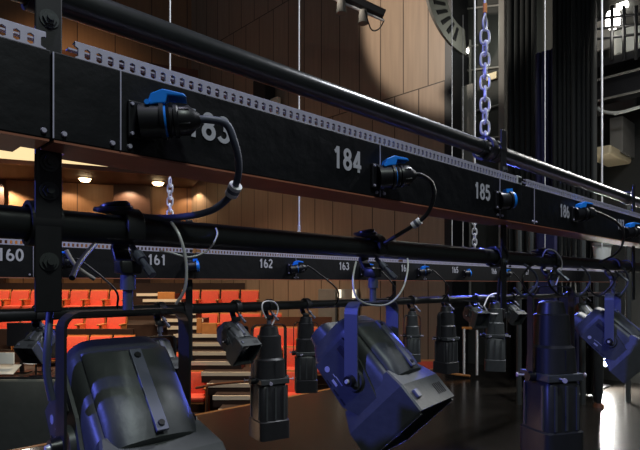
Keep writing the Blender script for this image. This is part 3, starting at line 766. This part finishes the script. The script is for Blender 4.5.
# ------------------------------------------------------------------ chains and ropes
def link_mesh(L, W, r):
    pts = []
    for i in range(12):
        a = 2*PI*i/12; pts.append(Vector((W/2*math.cos(a), 0, (L/2-W/2)*(1 if math.sin(a) > .01 else -1 if math.sin(a) < -.01 else 0)+W/2*math.sin(a))))
    o = MB().tube(pts, r, 8, True, True).build('chain_link', M['bright'], None, True)
    return o
def chain(top, bottom, L, W, r, label, rope_top=None, thimble=False, tape=False, rr=.0025):
    top, bottom = Vector(top), Vector(bottom)
    root = empty('chain', bottom, label, 'chain')
    n = max(2, int((top.z-bottom.z)/(L*.76))); pr = link_mesh(L, W, r); pr.parent = root
    for k in range(n):
        o = pr if k == 0 else pr.copy()
        if k: COL.objects.link(o); o.parent = root
        o.location = (0, 0, L/2+k*(top.z-bottom.z-L)/(n-1)); o.rotation_euler = (0, 0, math.radians(42+10*math.sin(k)) + (PI/2 if k % 2 else 0))
    if rope_top:
        q = empty('wire_rope', top, 'steel rope above the ' + label, 'rope')
        MB().cyl((0, 0, .0 if not thimble else .045), (0, 0, rope_top-top.z), rr, rr, 10).build('rope', M['wire'], q, True)
        if thimble:
            MB().tube([(0, 0, .05), (.011, -.0, .028), (.009, 0, .008), (0, 0, .0), (-.009, 0, .008), (-.011, 0, .028), (0, 0, .05)], .0035, 8).build('thimble', M['bright'], q, True)
        if tape: MB().cyl((0, 0, .055), (0, 0, .085), .0065, .0065, 12).build('tape', M['orange'], q, True)
    return root
ch1 = chain(P(485, 30, PD), P(485, 146, PD), .046, .028, .0042, 'bright galvanised chain holding the upper near pipe', EYE+3.5, True, True, .0045)
q = empty('shackle', P(485, 150, PD), 'black shackle clamp with bright bolts joining chain to upper near pipe', 'shackle')
o_ = Vector(q.location)
MB().ribbon([Vector((0, .036*math.cos(math.radians(a)), ZUP-o_.z+.036*math.sin(math.radians(a)))) for a in range(90, 451, 20)], (1, 0, 0), .03, .007).build('band', M['black'], q, True)
MB().box((0, 0, .008), (.02, .012, .075), None, .003).build('lug', M['black'], q)
MB().cyl((-.014, -.02, .0), (.014, -.02, .0), .006, .006, 8).build('bolt', M['bright'], q, True)
MB().cyl((-.014, -.02, -.112), (.014, -.02, -.112), .006, .006, 8).build('bolt', M['bright'], q, True)
chain(P(170, 178, PDB), (P(170, 230, PDB).x, PDB, ZBU+.028), .040, .026, .0040, 'pale chain hanging below the near raceway at the left', EYE+4.5, rr=.0035)
chain(P(474.5, 218, PDB), (P(474.5, 250, PDB).x, PDB, ZBU+.028), .055, .036, .006, 'small pale chain below the near raceway, left of the second hanger', EYE+6, rr=.008)
def rope(px, D, z0, z1, r, label, hook=False):
    x = P(px, 0, D).x
    o = empty('wire_rope', (x, D, z0), label, 'rope', 'vertical steel ropes')
    MB().cyl((0, 0, 0), (0, 0, z1-z0), r, r, 10).build('rope', M['wire'], o, True)
    if hook:
        MB().tube([(0, 0, .03), (.012, 0, .015), (0, 0, 0), (-.012, 0, .015), (0, 0, .03)], .004, 8).build('eye', M['bright'], o, True)
        MB().cyl((0, 0, .03), (0, 0, .06), .007, .007).build('ferrule', M['bright'], o, True)
rope(299, PDB, ZBU+.03, EYE+5, .0045, 'pale steel rope hanging before the brown wall, left of figures 184', True)
rope(452, 3.6, EYE+.2, EYE+8, .0045, 'thin steel rope just right of the panelled wall edge')
rope(463, 4.2, EYE+.2, EYE+4.0, .0045, 'thin dim steel rope left of the small pale chain')
rope(545, PDB, ZBU+.03, EYE+8, .0035, 'thin rope in front of the navy drape')
rope(602, 1.9, EYE+.35, EYE+8, .006, 'pale rope in front of the lit gallery at the right')

# ================================================================== STAGE HOUSE, RIGHT
def PT(px, py, t):
    a = (px-320)/F; s = t/(CR*a+SR); return Vector((t, s*(-SR*a+CR), EYE+s*(HOR-py)/F))
def pleats(name, px0, px1, t, m, z0, z1, folds, amp, label, cat='curtain', struct_=False):
    a, b = PT(px0, 0, t), PT(px1, 0, t); n = folds*10; mb = MB(); R1 = []; R2 = []
    for i in range(n+1):
        f = i/n; y = a.y+(b.y-a.y)*f; x = t+amp*math.sin(f*folds*2*PI)+.3*amp*math.sin(f*folds*4.7+1)
        R1.append(mb.b.verts.new((x, y, z0))); R2.append(mb.b.verts.new((x, y, z1)))
    for i in range(n): mb.b.faces.new((R1[i], R1[i+1], R2[i+1], R2[i]))
    o = mb.build(name, m, None, True)
    md = o.modifiers.new('solid', 'SOLIDIFY'); md.thickness = .02
    return tag(o, label, cat)
pleats('stage_curtain', 507, 536, 8.6, M['curtain'], .02, 9, 5, .05, 'plain black curtain between the grey pillar and the navy drape')
pleats('stage_curtain', 535, 555, 8.4, M['navy'], .02, EYE+8.4/1.05*.46, 4, .03, 'navy blue drape hanging between black curtains')
pleats('stage_curtain', 553, 596, 8.1, M['curtain'], .02, 6.4, 9, .07, 'black pleated curtain left of the lit gallery')
lamp('wing_wall_fill', 'POINT', (8.9, 4.9, 6.2), 14, (.95, 1, .9), None, .1)  # added fill with no fitting, lifts the dark wing wall
def tbox(name, px0, px1, y0, y1, t, th, m, label=None, cat=None, parent=None, bev=.01, group=None):
    a, b = PT(px0, y0, t), PT(px1, y1, t)
    zc = PT((px0+px1)/2, y0, t).z, PT((px0+px1)/2, y1, t).z
    mb = MB(); mb.box((t, (a.y+b.y)/2, sum(zc)/2), (th, abs(a.y-b.y), abs(zc[0]-zc[1])))
    o = mb.build(name, m, parent, bevel=bev)
    if label: tag(o, label, cat, group)
    return o
tbox('steel_pillar', 501, 507, -40, 300, 9.0, .2, M['grey'], 'grey-brown steel pillar behind the large chain, left of the curtains', 'pillar')
tbox('wall_panel', 446, 474, 88, 205, 9.4, .1, M['grey'], 'dull grey wall panel just right of the panelled wall', 'panel')
tbox('warning_lamp', 465.5, 468.5, 49, 53, 9.57, .06, M['whiteglow'], 'tiny bright lamp in the dark left of the large chain', 'light')
o = tbox('wall_marker', 487, 497, 73, 80, 9.57, .05, M['cream'], 'short pale slanted slat right of the large chain', 'marker')
for k, (y, px0, px1) in enumerate(((8, 446, 500), (48, 446, 478), (70, 446, 500), (108, 475, 500), (140, 446, 500))):
    a, b = PT(px0, y+3, 9.58), PT(px1, y-3, 9.58)
    tag(MB().tube([a, b], .02, 6, False).build('conduit', M['grey']), 'thin conduit across the dark wing wall, ' + ['highest, level with the fan-shaped piece', 'level with the tiny bright lamp', 'behind the upper half of the large chain', 'short one beside the grey pillar', 'lowest, just above the upper near pipe'][k], 'conduit', 'conduits on the wing wall')
for k, px in enumerate((459, 470)):
    a, b = PT(px, 10+30*k, 9.57), PT(px, 330, 9.57)
    tag(MB().tube([a, b], .025, 6, False).build('conduit', M['grey']), ['thin upright conduit nearest the panelled wall edge', 'thin upright conduit left of the large chain'][k], 'conduit', 'conduits on the wing wall')
# fly gallery
g = empty('fly_gallery', (0, 0, 0), 'dark steel fly gallery with rails and a lit opening at the upper right', 'gallery')
T_ = 8.6
tbox('deck', 595, 700, 58, 66, T_+.2, .9, M['black'], parent=g)
tbox('edge_angle', 595, 700, 66, 68, T_-.28, .04, M['grey'], parent=g)
tbox('girder', 595, 700, 70, 92, T_, .3, M['black'], parent=g)
tbox('flange', 595, 700, 88, 90, T_-.17, .04, M['grey'], parent=g)
for k in range(3): 
    a, b = PT(597, 33-10*k+6, T_-.25), PT(700, 33-10*k-6, T_-.25)
    MB().tube([a, b], .02, 8, False).build('guard_rail', M['black'], g)
for px in (612, 624, 636, 650):
    MB().tube([PT(px, 6, T_-.25), PT(px, 60, T_-.25)], .025, 8, False).build('rail_post', M['black'], g)
tbox('sheet', 597, 612, 20, 50, T_+.5, .05, M['grey'], 'pale grey sheet standing on the fly gallery beside the bright lamp', 'sheet')
tbox('lit_panel', 614, 640, 28, 52, T_+.8, .05, M['paper'], 'pale lit wall panel behind the gallery rail', 'panel')
q = empty('work_lamp', PT(613, 19, T_-.1), 'bright white bulkhead lamp on the fly gallery', 'lamp')
MB().loft([[Vector((0, .10*k_*math.cos(2*PI*i/16), z+.0)) + Vector((.10*k_*math.sin(2*PI*i/16), 0, 0)) for i in range(16)] for z, k_ in ((-.14, .5), (-.10, .9), (0, 1), (.10, .8), (.14, .3))]).build('bulb', M['whiteglow'], q, True)
MB().cyl((0, 0, .13), (0, 0, .20), .04, .04).build('lamp_holder', M['grey'], q)
tbox('window_light', 617, 628, 3, 8, 9.56, .08, M['whiteglow'], 'small bright rectangular lamp at the top right corner', 'lamp')
lamp('gallery_lamp_light', 'POINT', PT(613, 30, T_-.35), 4, (1, .95, .85), None, .1)
# second level: pale shelf, hose, duct
tbox('pale_panel', 597, 636, 94, 112, 9.56, .08, M['grey'], 'pale grey panel under the gallery girder', 'panel')
cable([PT(597, 108, T_), PT(605, 112, T_), PT(616, 113, T_), PT(626, 111, T_), PT(640, 107, T_)], .025, M['paper'], 'pale hose slung below the gallery girder', 'hose', name='hose')
tbox('air_duct', 596, 622, 152, 161, 9.1, 1.0, M['cream'], 'off-white duct low behind the curtain edge', 'duct', bev=.04)
tbox('grey_cabinet', 616, 629, 121, 156, 9.3, .6, M['grey'], 'blue-grey cabinet above the off-white duct', 'cabinet')
tag(MB().tube([PT(632, 125, 9.57), PT(632, 145, 9.57), PT(629, 160, 9.57)], .025, 8).build('bent_pipe', M['grey']), 'thin bent pipe right of the blue-grey cabinet', 'pipe')
for k, px in enumerate((519, 531, 583, 596, 628)):
    t_ = 6.8+.3*k
    tag(MB().tube([PT(px, 205, t_), Vector((t_, PT(px, 0, t_).y, 0))], .035, 8, False).build('boom_pole', M['housing']), 'upright dark pole seen below the near raceway ' + ['left of the tall profile', 'just behind the tall profile clamp', 'right of the tall profile', 'behind the right spotlight yoke', 'nearest the right edge'][k], 'pole', 'upright poles in the wing')
tbox('blue_flat', 540, 556, 205, 283+1.6*530/(7.4/(.72*.43+.694)), 7.4, .1, M['navy'], 'tall navy flat behind the tall near profile spotlight', 'panel')
tbox('blue_flat', 560, 578, 296, 283+1.6*530/(7.0/(.72*.47+.694)), 7.0, .1, M['navy'], 'low navy flat between the tall profile and the right spotlight', 'panel')
q = empty('hanging_lantern', PT(602, 252, 6.2), 'pale cylindrical lantern hanging at the right between the near pipes', 'lantern')
MB().cyl((0, 0, -.10), (0, 0, .06), .075, .09, 20).build('body', M['paper'], q, True)
MB().cyl((0, 0, .065), (0, 0, .10), .10, .10, 20).build('cap', M['grey'], q, True)
MB().cyl((0, 0, .10), (0, 0, 4.5), .01, .01, 8).build('stem', M['bright'], q, True)
# distant pale pipes / third batten on the wing side
for k, (y0, y1, D, m) in enumerate(((271, 277, 3.6, 'grey'), (281, 283, 4.4, 'bright'))):
    a, b = P(505, y0, D), P(640, y0-(y0-HOR)*.35, D)
    b = Vector((9.6, D, a.z))
    tag(MB().tube([a, b], .03, 10, False).build('distant_pipe', M[m]), ['pale pipe seen beyond the far raceway at the right', 'thin bright pipe furthest back at the right'][k], 'pipe')

# guard rails by the stage edge
r = empty('guard_rail', PS(478, 378, 9.0), 'thin pale upright guard rails at the stage edge right of centre', 'guard rail')
o_ = Vector(r.location)
for px, y0, y1 in ((464, 328, 374), (477, 330, 375), (452, 356, 372), (513, 322, 372)):
    MB().tube([PS(px, y0, 9.0)-o_, PS(px, y1, 9.0)-o_], .02, 8, False).build('rail_post', M['wire'], r)
MB().tube([PS(462, 328, 9.0)-o_, PS(472, 328, 9.0)-o_], .022, 8, False).build('rail_top', M['orange'], r)
MB().tube([PS(440, 372, 9.0)-o_, PS(470, 376, 9.0)-o_], .02, 8, False).build('rail_foot', M['seatwood'], r)

# work lamp low on the stage and the dark post before it
q = empty('floor_work_light', PS(597, 384, 8.3), 'bright low work light on the stage floor behind the dark post', 'lamp')
q.location.z = 0
MB().box((0, 0, .01), (.3, .3, .02)).build('foot', M['black'], q)
MB().cyl((0, 0, .02), (0, 0, .30), .02, .02).build('stand', M['black'], q)
hd = CW(0, -1); yaw = math.atan2(hd.y, hd.x)
RZ = Matrix.Translation((0, 0, .42)) @ Matrix.Rotation(yaw, 4, 'Z')
MB().box((-.06, 0, 0), (.10, .34, .26), None, .01).tf(RZ).build('head', M['black'], q)
MB().box((-.005, 0, 0), (.01, .30, .2)).tf(RZ).build('lamp_face', M['workglow'], q)
q = empty('stage_post', PS(599, 407, 6.9), 'dark padded post standing in front of the floor glare', 'post'); q.location.z = 0
mb = MB(); n = 14
rings = [[Vector((w_*math.cos(2*PI*i/n)+dx, w_*math.sin(2*PI*i/n), z)) for i in range(n)] for z, w_, dx in ((.03, .035, .0), (.10, .04, 0), (.3, .052, -.01), (.6, .066, -.02), (.9, .07, -.02), (1.15, .065, -.02))]
mb.loft(rings); mb.build('padded_sleeve', M['curtain'], q, True)
MB().cyl((0, 0, 0), (0, 0, .05), .075, .06, 16).build('foot', M['wood'], q, True)

# production desk in the stalls at the left
q = empty('production_desk', CW(-4.6, 8.2, -.9), 'dark cloth-covered desk at the lower left behind the near spotlight', 'desk', None, -math.atan2(SR, CR))
mb = MB(); mb.box((0, 0, .55), (2.6, .9, 1.10), None, .03); mb.build('cloth', M['drape'], q)
MB().box((0, 0, 1.115), (2.5, .8, .03)).build('desk_top', M['black'], q)
for k, (px, y, w_, lab) in enumerate(((6, 372, .34, 'white sheet lying at the left end of the cloth-covered desk'), (4, 354, .30, 'white sheet propped upright at the left end of the desk'))):
    c = CW((px-320)/F*8.0, 8.0, .26 if k == 0 else .48)
    mb = MB(); mb.box((0, 0, 0), (w_, .03 if k else .25, .17 if k else .012), None)
    o = mb.build('paper_sheet', M['paper']); o.location = c; o.rotation_euler = (0 if k else .45, 0, -math.atan2(SR, CR)); tag(o, lab, 'paper', 'white sheets on the desk')
    if k == 0: o.location.z = .31
def monitor(px, Y, ztop, w_, h_, lab):
    c = CW((px-320)/F*Y, Y, .23); o = empty('monitor', c, lab, 'monitor', None, -math.atan2(SR, CR))
    MB().box((0, 0, ztop-.23-h_/2), (w_, .05, h_), None, .01).build('screen', M['rubber'], o)
    MB().box((0, 0, (ztop-.23-h_)/2), (.05, .04, ztop-.23-h_)).build('stand', M['rubber'], o)
    MB().box((0, 0, .008), (.22, .16, .016)).build('foot', M['rubber'], o)
monitor(22, 8.2, 1.0, .45, .36, 'dark monitor back standing on the cloth-covered desk, left one')
monitor(44, 8.3, .78, .42, .34, 'dark monitor back standing on the desk nearer the big spotlight')
q = empty('desk_lamp', CW((36-320)/F*7.9, 7.9, .23), 'desk lamp with a white curved shade on the cloth-covered desk', 'lamp')
MB().cyl((0, 0, 0), (0, 0, .02), .09, .09).build('base', M['rubber'], q)
MB().cyl((0, 0, .02), (0, 0, .24), .012, .012).build('stem', M['rubber'], q)
MB().loft([[Vector((.17*k_*math.cos(2*PI*i/20), .17*k_*math.sin(2*PI*i/20), z)) for i in range(20)] for z, k_ in ((.20, 1), (.26, .93), (.31, .7), (.34, .35), (.345, .1))]).build('shade', M['paper'], q, True)
lamp('desk_fill', 'POINT', CW((30-320)/F*7.6, 7.45, .75), 6, (1, .97, .88), None, .05)  # added fill in front of the desk, outside the lamp shade
